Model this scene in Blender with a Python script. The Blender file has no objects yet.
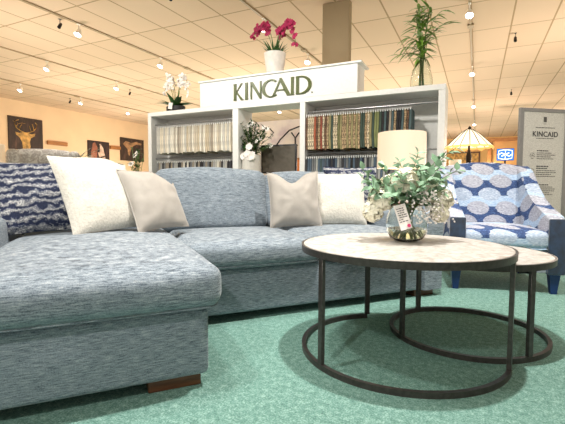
import bpy, bmesh, math, random
from mathutils import Vector, Matrix, noise
PI = math.pi
C = bpy.context.scene.collection
SC = bpy.context.scene
YAW = 0.4473                       # the showroom's long axis, clockwise from the view axis
RX = Vector((math.cos(YAW), -math.sin(YAW), 0)); AX = Vector((math.sin(YAW), math.cos(YAW), 0))
def rm(r, a, z=0.0): return RX*r + AX*a + Vector((0, 0, z))
def R(d): return math.radians(d)

# ------------------------------------------------------------------ materials
def lin(c): return tuple(((v/255)/12.92 if v/255 <= .04045 else ((v/255+.055)/1.055)**2.4) for v in c)
class NT:
    def __init__(s, name):
        s.m = bpy.data.materials.new(name); s.m.use_nodes = True
        s.t = s.m.node_tree; s.b = s.t.nodes['Principled BSDF']
    def n(s, ty, **k):
        o = s.t.nodes.new(ty)
        for a, v in k.items(): setattr(o, a, v)
        return o
    def l(s, a, b): s.t.links.new(a, b)
    def math(s, op, a, b=None, c=None):
        o = s.n('ShaderNodeMath', operation=op)
        for i, v in enumerate((a, b, c)):
            if v is None: continue
            if isinstance(v, (int, float)): o.inputs[i].default_value = v
            else: s.l(v, o.inputs[i])
        return o.outputs[0]
    def coord(s, scale=(1, 1, 1), loc=(0, 0, 0), kind='Object'):
        tc = s.n('ShaderNodeTexCoord'); mp = s.n('ShaderNodeMapping')
        mp.inputs['Scale'].default_value = scale; mp.inputs['Location'].default_value = loc
        s.l(tc.outputs[kind], mp.inputs['Vector']); return mp.outputs[0]
    def noise(s, vec, scale, detail=3, rough=.5, dist=0):
        o = s.n('ShaderNodeTexNoise'); s.l(vec, o.inputs['Vector'])
        o.inputs['Scale'].default_value = scale; o.inputs['Detail'].default_value = detail
        o.inputs['Roughness'].default_value = rough; o.inputs['Distortion'].default_value = dist
        return o.outputs['Fac']
    def ramp(s, fac, stops, interp='LINEAR'):
        o = s.n('ShaderNodeValToRGB'); s.l(fac, o.inputs[0]); e = o.color_ramp.elements
        o.color_ramp.interpolation = interp
        while len(e) < len(stops): e.new(.5)
        for i, (p, c) in enumerate(stops):
            e[i].position = p; e[i].color = (*lin(c), 1)
        return o.outputs[0]
    def mix(s, fac, a, b, mode='MIX'):
        o = s.n('ShaderNodeMix', data_type='RGBA', blend_type=mode)
        for i, v in ((0, fac), (6, a), (7, b)):
            if isinstance(v, (int, float)): o.inputs[i].default_value = v
            elif isinstance(v, tuple): o.inputs[i].default_value = (*lin(v), 1)
            else: s.l(v, o.inputs[i])
        return o.outputs[2]
    def bump(s, h, st=.3, d=.01):
        o = s.n('ShaderNodeBump'); o.inputs['Strength'].default_value = st; o.inputs['Distance'].default_value = d
        s.l(h, o.inputs['Height']); s.l(o.outputs[0], s.b.inputs['Normal'])
    def col(s, c):
        if isinstance(c, tuple): s.b.inputs['Base Color'].default_value = (*lin(c), 1)
        else: s.l(c, s.b.inputs['Base Color'])
    def set(s, **k):
        for a, v in k.items(): s.b.inputs[a.replace('_', ' ')].default_value = v
MC = {}
def plain(name, c, rough=.6, metal=0, var=.10, scale=30, bump=0, stretch=(1, 1, 1), **k):
    if name in MC: return MC[name]
    t = NT(name); v = t.coord(stretch); f = t.noise(v, scale)
    d = tuple(max(0, min(255, x*(1-var))) for x in c); u = tuple(max(0, min(255, x*(1+var*.6))) for x in c)
    t.col(t.ramp(f, [(.3, d), (.7, u)])); t.set(Roughness=rough, Metallic=metal, **k)
    if bump: t.bump(f, bump, .004)
    MC[name] = t.m; return t.m
def glow(name, c, e, base=(240, 235, 225)):
    t = NT(name); t.col(base); t.b.inputs['Emission Color'].default_value = (*lin(c), 1)
    t.b.inputs['Emission Strength'].default_value = e; MC[name] = t.m; return t.m

def m_sofa():
    t = NT('blue_grey_chenille')
    a = t.noise(t.coord((26, 26, 250)), 1, 5, .75); b = t.noise(t.coord((1, 1, 1)), 260, 2)
    c = t.noise(t.coord((3, 3, 3)), 1, 2)
    x = t.math('ADD', t.math('MULTIPLY', a, .75), t.math('MULTIPLY', b, .25))
    cc = t.ramp(x, [(.38, (58, 68, 78)), (.46, (110, 121, 130)), (.54, (140, 150, 157)), (.66, (182, 188, 191))])
    cc = t.mix(t.math('MULTIPLY', c, .25), cc, (124, 139, 150))
    t.col(cc); t.set(Roughness=.85, Sheen_Weight=.25, Sheen_Roughness=.4); t.bump(x, .35, .004); return t.m
def m_carpet():
    t = NT('green_carpet'); v = t.coord()
    a = t.noise(v, 170, 3, .7); b = t.noise(v, 45, 3, .6); c = t.noise(v, 1.3, 3)
    x = t.math('ADD', t.math('MULTIPLY', a, .65), t.math('MULTIPLY', b, .35))
    cc = t.ramp(x, [(.36, (62, 98, 88)), (.5, (104, 144, 132)), (.63, (160, 190, 179))])
    cc = t.mix(t.math('MULTIPLY', c, .35), cc, (98, 142, 129))
    t.col(cc); t.set(Roughness=.95); t.bump(x, .6, .01); return t.m
def m_ceiling():
    t = NT('ceiling_tile'); v = t.coord(loc=(-.46+.635*40, -4.6+1.28*20, 0))
    br = t.n('ShaderNodeTexBrick', offset=0.0, squash=1.0); t.l(v, br.inputs['Vector'])
    br.inputs['Color1'].default_value = (*lin((230, 202, 176)), 1); br.inputs['Color2'].default_value = (*lin((237, 210, 186)), 1)
    br.inputs['Mortar'].default_value = (*lin((176, 146, 112)), 1)  # grid lines coloured darker, the shade on the T-bars painted in
    for k, x in (('Scale', 1), ('Mortar Size', .014), ('Mortar Smooth', .1), ('Bias', 0), ('Brick Width', .635), ('Row Height', 1.28)):
        br.inputs[k].default_value = x
    f = t.noise(t.coord(), 70, 3, .6); t.col(t.mix(t.math('MULTIPLY', f, .25), br.outputs['Color'], (212, 182, 152)))
    t.set(Roughness=.95); t.bump(t.math('SUBTRACT', f, br.outputs['Fac']), .3, .01); return t.m
def m_stone():
    t = NT('travertine'); v = t.coord()
    a = t.noise(v, 26, 5, .7, .6); b = t.noise(v, 5, 3, .5, .4)
    # a brown vein beside the centre of the slab, a mark of the stone itself
    c = t.ramp(a, [(.35, (158, 150, 138)), (.5, (192, 186, 178)), (.62, (208, 204, 198))])
    vv = t.coord((1/.17, 1/.035, 1), (-.06/.17*0-.0, -.155/.035, 0))
    g = t.n('ShaderNodeTexGradient', gradient_type='SPHERICAL'); t.l(vv, g.inputs[0])
    k = t.math('MULTIPLY', t.math('GREATER_THAN', t.math('ADD', g.outputs['Fac'], t.math('MULTIPLY', a, .5)), .42), t.math('MULTIPLY', t.math('GREATER_THAN', g.outputs['Fac'], .02), .42))
    c = t.mix(k, c, (150, 122, 96)); t.col(c); t.set(Roughness=.38); t.bump(a, .1, .002); return t.m
def m_navy():
    t = NT('navy_wave_weave')
    w = t.n('ShaderNodeTexWave', wave_type='BANDS', bands_direction='Z', wave_profile='SIN')
    d = t.coord((1, 1, 1)); t.l(d, w.inputs['Vector'])
    for k, x in (('Scale', 7.2), ('Distortion', 7.5), ('Detail', 4), ('Detail Scale', 2.6), ('Detail Roughness', .68)): w.inputs[k].default_value = x
    f = t.noise(t.coord((40, 40, 170)), 1, 3, .7)
    x = t.math('ADD', t.math('MULTIPLY', w.outputs['Fac'], .82), t.math('MULTIPLY', f, .28))
    c = t.ramp(x, [(.20, (22, 32, 60)), (.47, (32, 44, 74)), (.505, (196, 198, 200)), (.54, (46, 54, 76)), (.68, (82, 88, 102)), (.74, (222, 220, 214)), (.79, (48, 56, 76)), (.92, (120, 122, 128)), (1.0, (226, 224, 218))])
    t.col(c); t.set(Roughness=.85); t.bump(x, .5, .006); return t.m
def m_ikat():
    t = NT('blue_ikat_weave'); tc = t.n('ShaderNodeTexCoord'); s = t.n('ShaderNodeSeparateXYZ'); t.l(tc.outputs['Object'], s.inputs[0])
    nz = t.noise(t.coord((60, 60, 200)), 1, 2); nb = t.noise(t.coord(), 9, 2)
    X = t.math('ADD', t.math('ADD', s.outputs[0], t.math('MULTIPLY', s.outputs[1], .55)), t.math('MULTIPLY', t.math('SUBTRACT', nz, .5), .035))
    Z = t.math('ADD', t.math('ADD', s.outputs[2], t.math('MULTIPLY', s.outputs[1], .30)), t.math('MULTIPLY', t.math('SUBTRACT', nb, .5), .02))
    a = t.math('ADD', t.math('DIVIDE', X, .215), 20.2); b = t.math('ADD', t.math('DIVIDE', Z, .118), 20.35)
    row = t.math('FLOOR', b); par = t.math('MODULO', row, 2)
    xo = t.math('ABSOLUTE', t.math('SUBTRACT', t.math('FRACT', t.math('ADD', a, t.math('MULTIPLY', par, .5))), .5))
    yo = t.math('ABSOLUTE', t.math('SUBTRACT', t.math('FRACT', b), .5))
    d = t.math('ADD', t.math('POWER', t.math('DIVIDE', xo, .385), 1.9), t.math('POWER', t.math('DIVIDE', yo, .50), 1.9))
    big = t.math('MODULO', t.math('FLOOR', t.math('DIVIDE', row, 2)), 2)
    navy = t.ramp(nz, [(.35, (40, 58, 98)), (.6, (62, 88, 136)), (.75, (112, 136, 176))])
    grey = t.ramp(nz, [(.35, (148, 150, 164)), (.6, (186, 188, 198)), (.75, (216, 218, 222))])
    pale = t.ramp(nz, [(.35, (150, 178, 208)), (.6, (190, 208, 226)), (.75, (222, 230, 236))])
    body = t.mix(t.math('MULTIPLY', t.math('MULTIPLY', par, big), .55), grey, pale)
    ph = t.math('FRACT', t.math('ADD', t.math('MULTIPLY', b, .5), .30))
    band = t.mix(t.math('GREATER_THAN', ph, .60), navy, pale)
    c = t.mix(t.math('GREATER_THAN', d, 1.0), body, band)
    t.col(c); t.set(Roughness=.85); t.bump(nz, .3, .003); return t.m
def m_fleece():
    t = NT('cream_fleece'); v = t.coord(); a = t.noise(v, 75, 4, .65); b = t.noise(v, 14, 2)
    t.col(t.ramp(a, [(.3, (200, 195, 182)), (.6, (218, 213, 200))])); t.set(Roughness=.95, Sheen_Weight=.4)
    t.bump(t.math('ADD', a, t.math('MULTIPLY', b, .5)), .6, .007); return t.m
def m_glass(name, c=(250, 255, 252), rough=.0):
    t = NT(name); t.col(c); t.set(Roughness=rough, IOR=1.45, Transmission_Weight=1.0); return t.m
def m_wood(name, c, d):
    t = NT(name); a = t.noise(t.coord((5, 40, 60)), 1, 4, .6)
    t.col(t.ramp(a, [(.35, d), (.65, c)])); t.set(Roughness=.45); return t.m

SOFA = m_sofa(); CARPET = m_carpet(); CEIL = m_ceiling(); STONE = m_stone(); NAVY = m_navy(); IKAT = m_ikat(); FLEECE = m_fleece()
TAUPE = plain('taupe_velvet', (166, 159, 149), .75, var=.06, scale=12, bump=.15, Sheen_Weight=.3)
WHITE = plain('white_paint', (236, 235, 232), .5, var=.02)
BACKW = plain('white_backing', (222, 221, 217), .6, var=.02)
GREEN_LET = plain('olive_green_letters', (80, 90, 36), .35, var=.08)
GUN = plain('gunmetal', (84, 79, 75), .36, .6, var=.12, scale=60)
BLACK = plain('black_plastic', (22, 22, 24), .45, var=.1)
CHROME = plain('brushed_steel', (176, 176, 178), .3, .9, var=.05)
WALLM = plain('warm_wall_paint', (236, 205, 168), .85, var=.02, scale=2)
FARW = plain('amber_wall_paint', (232, 186, 122), .85, var=.03, scale=1)
PILLM = plain('tan_column_paint', (156, 138, 108), .8, var=.03, scale=2)
WOOD = m_wood('walnut', (112, 70, 42), (70, 40, 24)); LWOOD = m_wood('honey_wood', (186, 128, 72), (140, 88, 44))
BVEL = plain('blue_velvet', (26, 46, 70), .6, var=.35, scale=25, Sheen_Weight=.5)
BLEG = plain('blue_lacquer', (20, 48, 100), .3, var=.1)
LEAF_EU = plain('sage_leaf', (128, 162, 130), .55, var=.22, scale=25)
LEAF_D = plain('dark_leaf', (44, 84, 36), .45, var=.3, scale=25)
LEAF_B = plain('bamboo_leaf', (116, 152, 62), .45, var=.4, scale=18)
STEM = plain('green_stem', (104, 128, 70), .6)
PETW = plain('white_petal', (244, 238, 232), .6, var=.03)
PETC = plain('cream_petal', (246, 243, 222), .7, var=.03, scale=60)
PETP = plain('magenta_petal', (176, 30, 84), .6, var=.25, scale=40)
PLASTER = plain('white_plaster', (226, 220, 212), .7, var=.06, scale=12)
SHADE = glow('lit_linen_shade', (255, 218, 172), .42, (206, 194, 176))
BULB = glow('lit_bulb', (255, 250, 240), 14)
GLASS = m_glass('clear_glass'); GLASSG = m_glass('green_tint_glass', (244, 251, 248))

# ------------------------------------------------------------------ mesh helpers
def new(): return bmesh.new()
def box(bm, lo, hi, bev=0, seg=2, mat=None):
    lo = Vector(lo); hi = Vector(hi); r = bmesh.ops.create_cube(bm, size=1)
    vs = r['verts']; bmesh.ops.scale(bm, vec=hi-lo, verts=vs); bmesh.ops.translate(bm, vec=(lo+hi)/2, verts=vs)
    if mat is not None: bmesh.ops.transform(bm, matrix=mat, verts=vs)
    if bev:
        es = list({e for v in vs for e in v.link_edges}); bmesh.ops.bevel(bm, geom=es, offset=bev, segments=seg, profile=.5, affect='EDGES')
    return bm
def ring(bm, c, t, rad, n, up=None, flat=1):
    t = t.normalized(); a = t.cross(Vector((0, 0, 1)) if abs(t.z) < .95 else Vector((1, 0, 0))).normalized(); b = a.cross(t)
    return [bm.verts.new(c+a*math.cos(2*PI*i/n)*rad+b*math.sin(2*PI*i/n)*rad*flat) for i in range(n)]
def tube(bm, pts, rad, n=8, closed=False, caps=True, flat=1):
    pts = [Vector(p) for p in pts]; N = len(pts); rs = []
    for i, p in enumerate(pts):
        a = pts[(i-1) % N] if (closed or i) else p; b = pts[(i+1) % N] if (closed or i < N-1) else p
        r = rad[i] if isinstance(rad, (list, tuple)) else rad
        rs.append(ring(bm, p, b-a, r, n, flat=flat))
    for i in range(N if closed else N-1):
        q, w = rs[i], rs[(i+1) % N]
        for k in range(n): bm.faces.new((q[k], q[(k+1) % n], w[(k+1) % n], w[k]))
    if caps and not closed: bm.faces.new(rs[0]); bm.faces.new(rs[-1][::-1])
    return bm
def lathe(bm, prof, c=(0, 0, 0), n=32, rot=None):
    c = Vector(c); rows = []
    for r, z in prof:
        if r < 1e-6: rows.append([bm.verts.new(c+Vector((0, 0, z)))])
        else: rows.append([bm.verts.new(c+Vector((r*math.cos(2*PI*i/n), r*math.sin(2*PI*i/n), z))) for i in range(n)])
    for a, b in zip(rows, rows[1:]):
        for k in range(n):
            k2 = (k+1) % n
            if len(a) == 1 and len(b) == 1: continue
            if len(a) == 1: bm.faces.new((a[0], b[k2], b[k]))
            elif len(b) == 1: bm.faces.new((a[k], a[k2], b[0]))
            else: bm.faces.new((a[k], a[k2], b[k2], b[k]))
    return bm
def prism(bm, poly, d, mat=Matrix()):          # polygon in local xy, thickness d along z
    a = [bm.verts.new(mat @ Vector((x, y, 0))) for x, y in poly]; b = [bm.verts.new(mat @ Vector((x, y, d))) for x, y in poly]
    n = len(poly); bm.faces.new(a[::-1]); bm.faces.new(b)
    for i in range(n): bm.faces.new((a[i], a[(i+1) % n], b[(i+1) % n], b[i]))
    return bm
def obj(name, bm, m, parent=None, smooth=True, mat=None):
    bmesh.ops.recalc_face_normals(bm, faces=bm.faces)
    me = bpy.data.meshes.new(name); bm.to_mesh(me); bm.free()
    if smooth:
        for p in me.polygons: p.use_smooth = True
        try: me.set_sharp_from_angle(angle=R(42))
        except Exception: pass
    if m: me.materials.append(m)
    o = bpy.data.objects.new(name, me); C.objects.link(o)
    if parent: o.parent = parent
    if mat is not None: o.matrix_local = mat
    return o
def thing(name, label, cat, loc=(0, 0, 0), rotz=0, group=None):
    o = bpy.data.objects.new(name, None); C.objects.link(o); o.empty_display_size = .05
    o.location = loc; o.rotation_euler = (0, 0, rotz); o['label'] = label; o['category'] = cat
    if group: o['group'] = group
    return o
def tag(o, label, cat, group=None):
    o['label'] = label; o['category'] = cat
    if group: o['group'] = group
    return o
def struct(name, bm, m, loc=None, rotz=0):
    o = obj(name, bm, m, None, False); o['kind'] = 'structure'
    if loc is not None: o.location = loc
    o.rotation_euler = (0, 0, rotz); return o
def dup(root, loc, rotz, label=None, group=None, scale=None):
    r = root.copy(); C.objects.link(r); r.location = loc; r.rotation_euler = (0, 0, rotz)
    if label: r['label'] = label
    if group: r['group'] = group
    if scale: r.scale = scale
    for ch in list(root.children):
        c = ch.copy(); C.objects.link(c); c.parent = r
        for g in ch.children:
            d = g.copy(); C.objects.link(d); d.parent = c
    return r
def cushion(lo, hi, rad=.05, crown=.02, n=14, wob=.006, seed=0, front=0.0):
    """a stuffed box cushion: rounded edges, crowned faces, slightly puckered"""
    lo = Vector(lo); hi = Vector(hi); c = (lo+hi)/2; h = (hi-lo)/2
    bm = bmesh.new(); bmesh.ops.create_cube(bm, size=2); bmesh.ops.subdivide_edges(bm, edges=bm.edges, cuts=n, use_grid_fill=True)
    for v in bm.verts:
        p = v.co.copy()
        p = Vector([math.copysign(abs(x)**.72, x) for x in p])
        q = Vector((p.x*h.x, p.y*h.y, p.z*h.z)); r = min(rad, h.x, h.y, h.z)
        i = Vector([max(-(h[k]-r), min(h[k]-r, q[k])) for k in range(3)]); d = q-i
        if d.length > 1e-9:
            m = max(abs(d.x), abs(d.y), abs(d.z)); d = d.normalized()*m
        q = i+d
        u, w, t = p
        q.z += crown*(1-u*u)*(1-w*w)*t; q.x += crown*.5*(1-w*w)*(1-t*t)*u; q.y += (crown*.5+front*(w < 0))*(1-u*u)*(1-t*t)*w
        nz = noise.noise(q*6+Vector((seed, seed*2, 0))); q += q.normalized()*nz*wob
        v.co = c+q
    return bm
def pillow(w, h, t, seed=0, n=26, pinch=.07, dent=0, dx=0, wr=.006):
    bm = bmesh.new(); g = {}
    for side in (0, 1):
        for i in range(n+1):
            for j in range(n+1):
                s = 2*i/n-1; u = 2*j/n-1
                edge = i in (0, n) or j in (0, n)
                if side and edge: g[1, i, j] = g[0, i, j]; continue
                x = s*w/2*(1-pinch*(1-u*u)*abs(s)**3); z = u*h/2*(1-pinch*(1-s*s)*abs(u)**3)
                if u > -.6: z -= dent*math.exp(-((s-dx)/.42)**2)*((u+.6)/1.6)**2
                th = t/2*max(0, (1-s**4)*(1-u**4))**.5*(.55+.45*math.cos(s*1.4)*math.cos(u*1.4))
                r = math.hypot(s, u); a = math.atan2(u, s)
                wv = wr*math.sin(7*a+seed+3*noise.noise(Vector((s*2, u*2, seed))))*r*(1-max(abs(s), abs(u))**6)+wr*.8*noise.noise(Vector((s*3, u*3, seed+5)))
                y = (-1 if side == 0 else 1)*(0 if edge else th+wv)
                g[side, i, j] = bm.verts.new((x, y, z+h/2))
    for side in (0, 1):
        for i in range(n):
            for j in range(n):
                f = [g[side, i, j], g[side, i+1, j], g[side, i+1, j+1], g[side, i, j+1]]
                bm.faces.new(f if side == 0 else f[::-1])
    es = [tuple(g[0, i, 0].co) for i in range(n+1)]+[tuple(g[0, n, j].co) for j in range(1, n+1)]+[tuple(g[0, i, n].co) for i in range(n-1, -1, -1)]+[tuple(g[0, 0, j].co) for j in range(n-1, 0, -1)]
    return bm, es
def leaf(bm, p, d, L, W, up=Vector((0, 0, 1)), bend=.2, n=5, rnd=.55):
    p = Vector(p); d = Vector(d).normalized(); s = d.cross(up)
    if s.length < .1: s = d.cross(Vector((1, 0, 0)))
    s.normalize(); u = s.cross(d); rows = []
    for i in range(n+1):
        t = i/n; w = W/2*math.sin(PI*min(.999, max(.001, t**rnd)))
        c = p+d*L*t-u*bend*L*t*t
        rows.append((bm.verts.new(c-s*w+u*w*.25), bm.verts.new(c), bm.verts.new(c+s*w+u*w*.25)))
    for a, b in zip(rows, rows[1:]):
        bm.faces.new((a[0], a[1], b[1], b[0])); bm.faces.new((a[1], a[2], b[2], b[1]))
def blob(bm, p, r, sub=1, sc=(1, 1, 1)):
    m = Matrix.Translation(p) @ Matrix.Diagonal((*[r*s for s in sc], 1)); bmesh.ops.create_icosphere(bm, subdivisions=sub, radius=1, matrix=m)
def blossom(bm, p, nrm, r, n=5, cup=.3):
    nrm = Vector(nrm).normalized(); a = nrm.orthogonal().normalized(); b = nrm.cross(a)
    for k in range(n):
        t = 2*PI*k/n+random.random()*.3; d = a*math.cos(t)+b*math.sin(t)+nrm*cup
        leaf(bm, p, d, r, r*.85, nrm, .15, 3, .8)
def bez(p0, p1, p2, n=8):
    p0, p1, p2 = Vector(p0), Vector(p1), Vector(p2)
    return [p0*(1-t)**2+p1*2*t*(1-t)+p2*t*t for t in [i/n for i in range(n+1)]]

# ------------------------------------------------------------------ room shell
CEILZ = 3.6
bm = new(); box(bm, (-14.2, -3.0, -.1), (9, 26.2, 0)); struct('floor', bm, CARPET, rotz=-YAW)
bm = new(); box(bm, (-14.2, -3.0, CEILZ), (9, 26.2, CEILZ+.1)); struct('ceiling', bm, CEIL, rotz=-YAW)
bm = new(); box(bm, (-14.2, -3.0, 0), (-14.1, 26.0, CEILZ)); struct('wall_left', bm, WALLM, rotz=-YAW)
bm = new(); box(bm, (-14.1, 26.0, 0), (9, 26.2, CEILZ)); struct('wall_back', bm, FARW, rotz=-YAW)
bm = new(); box(bm, (-14.1, -2.9, .0), (-14.07, 26.0, .12), .006); struct('baseboard_left', bm, WHITE, rotz=-YAW)
bm = new(); box(bm, (-14.07, 25.97, .0), (9, 26.0, .12), .006); struct('baseboard_back', bm, WHITE, rotz=-YAW)
bm = new(); box(bm, (-2.29, 6.2, 0), (-1.85, 6.34, CEILZ), .012, 1); struct('trim_1', bm, PILLM, rotz=-YAW)   # square column behind the sign

# ------------------------------------------------------------------ sectional sofa (local x along the sofa, y towards its back)
SU = R(24); SO = Vector((-.254, 1.392, 0)); 
sofa = thing('sectional_sofa', 'blue-grey chenille sectional sofa with a chaise on its left end, on green carpet', 'sofa', SO, SU)
def sfm(u, v, z=0): return SO+Vector((u*math.cos(SU)-v*math.sin(SU), u*math.sin(SU)+v*math.cos(SU), z))
bm = new(); box(bm, (-.93, 0, .045), (0, 1.68, .285), .022, 3); obj('chaise_base', bm, SOFA, sofa)
bm = new(); box(bm, (.0, .62, .045), (1.54, 1.68, .285), .018, 3); obj('seat_base', bm, SOFA, sofa)
def arm(u0, u1, v0, name='arm', top=.565, z0=.045):
    bm = new(); w = u1-u0; r = w*.5; sec = [(u0, z0), (u1, z0)]
    for i in range(9): t = PI*i/8; sec.append(((u0+u1)/2+r*math.cos(t), top-r*.75+r*.75*math.sin(t)))
    rows = []
    for k, (v, s, dz) in enumerate(((v0, .90, -.02), (v0+.012, .97, -.006), (v0+.035, 1, 0), (v0+.3, 1, 0), (1.66, 1, 0), (1.68, .96, -.008))):
        cu = (u0+u1)/2; rows.append([bm.verts.new((cu+(x-cu)*s, v, z0+(z-z0)*(1+dz))) for x, z in sec])
    m = len(sec)
    for a, b in zip(rows, rows[1:]):
        for i in range(m): bm.faces.new((a[i], a[(i+1) % m], b[(i+1) % m], b[i]))
    bm.faces.new(rows[0]); bm.faces.new(rows[-1][::-1])
    return obj(name, bm, SOFA, sofa)
arm(1.54, 1.70, .60); arm(-.93, -.77, .64, z0=.28)
bm = new(); box(bm, (-.93, 1.54, .28), (1.70, 1.70, .68), .04, 3); obj('back_frame', bm, SOFA, sofa)
def welt(pts, parent, r=.004):
    bm = new(); tube(bm, pts, r, 6, True); return obj('piping', bm, SOFA, parent)
def rrect(x0, x1, y0, y1, z, r=.04, axis='z', n=5):
    out = []
    for cx, cy, a0 in ((x1-r, y1-r, 0), (x0+r, y1-r, 90), (x0+r, y0+r, 180), (x1-r, y0+r, 270)):
        for i in range(n+1): a = R(a0+90*i/n); out.append((cx+r*math.cos(a), cy+r*math.sin(a), z))
    return out
o = obj('seat_cushion', cushion((-.77, -.04, .28), (.045, 1.36, .44), .055, .036, 18, .006, 1, .0), SOFA, sofa); o['label'] = 'long chaise seat cushion'
welt(rrect(-.757, .032, -.030, 1.34, .293, .055), o, .003)
for k, (a, b) in enumerate(((.05, .785), (.79, 1.538))):
    o = obj('seat_cushion', cushion((a, .575, .285), (b, 1.36, .425), .05, .022, 16, .007, 3+k), SOFA, sofa); welt(rrect(a+.01, b-.01, .585, 1.34, .298), o)
for k, (a, b, hh) in enumerate(((-.77, -.02, .80), (-.012, .775, .835), (.782, 1.535, .82))):
    bm = cushion((a, 0, 0), (b, .22, hh-.40), .055, .035, 16, .010, 7+k)
    T = Matrix.Translation((0, 1.34, .405)) @ Matrix.Rotation(R(-11), 4, 'X'); bmesh.ops.transform(bm, matrix=T, verts=bm.verts)
    obj('back_cushion', bm, SOFA, sofa)
for u, v, w, l in ((-.205, .03, .18, .10), (-.90, .03, .18, .10), (.02, .66, .10, .10), (1.50, .64, .16, .10), (1.50, 1.54, .16, .10), (-.90, 1.54, .16, .10)):
    bm = new(); box(bm, (u, v, 0), (u+w, v+l, .047), .004); obj('foot', bm, WOOD, sofa)

# ------------------------------------------------------------------ throw pillows
def place_pillow(name, label, mat, u, v, z, w, h, t, yaw, lean, roll, seed, group=None, welted=True, **k):
    bm, es = pillow(w, h, t, seed, **k); p = sfm(u, v, z)
    e = thing(name, label, 'pillow', p, 0, group)
    e.rotation_euler = (Matrix.Rotation(SU+R(yaw), 4, 'Z') @ Matrix.Rotation(R(-lean), 4, 'X') @ Matrix.Rotation(R(roll), 4, 'Y')).to_euler()
    obj('cover', bm, mat, e)
    if welted:
        b2 = new(); tube(b2, es, .0035, 5, True); obj('piping', b2, mat, e)
    return e
place_pillow('throw_pillow', 'navy and white wavy striped pillow in the left corner of the chaise', NAVY, -.60, 1.04, .462, .50, .43, .15, 4, 28, -3, 1, wr=.003)
place_pillow('throw_pillow', 'fluffy cream pillow leaning on the chaise between navy and taupe pillows', FLEECE, -.285, .90, .468, .42, .445, .15, 30, 25, -4, 2, welted=False, pinch=.06, wr=.003, dent=.06, dx=.95)
place_pillow('throw_pillow', 'taupe velvet pillow leaning at the right rear corner of the chaise', TAUPE, -.015, .95, .466, .345, .375, .15, 30, 27, -2, 3, wr=.004, dent=.10, dx=.85)
place_pillow('throw_pillow', 'taupe velvet pillow with a dented top on the main seat, left of the cream one', TAUPE, .865, 1.08, .437, .36, .385, .15, -14, 14, -2, 4, dent=.07, dx=-.05, wr=.005)
place_pillow('throw_pillow', 'fluffy cream pillow at the right end of the main seat', FLEECE, 1.20, 1.08, .437, .41, .385, .16, -18, 16, 0, 5, welted=False, pinch=.04, wr=.003)
place_pillow('throw_pillow', 'navy wavy striped pillow behind the cream one against the right arm', NAVY, 1.385, 1.20, .437, .41, .44, .12, -22, 12, 0, 6, wr=.003)

# ------------------------------------------------------------------ nesting coffee tables
def arc(cx, cy, r, a0, a1, z, n=64): return [(cx+r*math.cos(R(a0+(a1-a0)*i/n)), cy+r*math.sin(R(a0+(a1-a0)*i/n)), z) for i in range(n+1)]
def sqtube(bm, pts, w, hgt, closed):
    N = len(pts); rows = []
    for i, p in enumerate(pts):
        p = Vector(p); a = Vector(pts[(i-1) % N]) if (closed or i) else p; b = Vector(pts[(i+1) % N]) if (closed or i < N-1) else p
        t = (b-a).normalized(); s = t.cross(Vector((0, 0, 1)))
        rows.append([bm.verts.new(p+s*x*w/2+Vector((0, 0, z*hgt/2))) for x, z in ((-1, -1), (1, -1), (1, 1), (-1, 1))])
    for i in range(N if closed else N-1):
        a, b = rows[i], rows[(i+1) % N]
        for k in range(4): bm.faces.new((a[k], a[(k+1) % 4], b[(k+1) % 4], b[k]))
    if not closed: bm.faces.new(rows[0][::-1]); bm.faces.new(rows[-1])
def coffee_table(label, c, r, top, legs, rot0, a0=None, a1=None):
    t = thing('coffee_table', label, 'coffee table', (c[0], c[1], 0), 0)
    bm = new(); rr = r+.006
    lathe(bm, [(0, top-.024), (rr-.010, top-.024), (rr-.009, top-.002), (rr-.011, top), (0, top)], n=96)
    obj('stone_top', bm, STONE, t)
    bm = new(); lathe(bm, [(rr-.0085, top-.028), (rr, top-.028), (rr+.001, top-.001), (rr-.0085, top-.001), (rr-.0085, top-.028)], n=96); obj('top_rim', bm, GUN, t)
    bm = new(); 
    if a0 is None: sqtube(bm, arc(0, 0, r-.006, 0, 357.2, .011, 126), .017, .022, True)
    else: sqtube(bm, arc(0, 0, r-.006, a0, a1, .011, 90), .017, .022, False)
    obj('base_ring', bm, GUN, t)
    for a in legs:
        bm = new(); box(bm, (-.0125, -.008, .021), (.0125, .008, top-.027), .0012, 1)
        bmesh.ops.transform(bm, matrix=Matrix.Translation(((r-.007)*math.cos(R(a)), (r-.007)*math.sin(R(a)), 0)) @ Matrix.Rotation(R(a+90), 4, 'Z'), verts=bm.verts)
        obj('leg', bm, GUN, t)
    return t
coffee_table('larger, taller round stone-topped coffee table with open dark metal ring base, holding the bouquet', (.5196, 1.741), .429, .462, (-150.5, 98, -36.6), 0, 98, 323.4)
t2 = coffee_table('smaller, lower round stone-topped coffee table tucked under the taller one', (.8941, 1.9386), .354, .402, (-165, 110.4, -71), 0)
bm = new(); tube(bm, [(.108, -.305, .365), (.075, -.305, .365)], .008, 8); tube(bm, [(.112, -.333, .362), (.104, -.305, .362)], .005, 6); obj('connector_bracket', bm, BLACK, t2)

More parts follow.
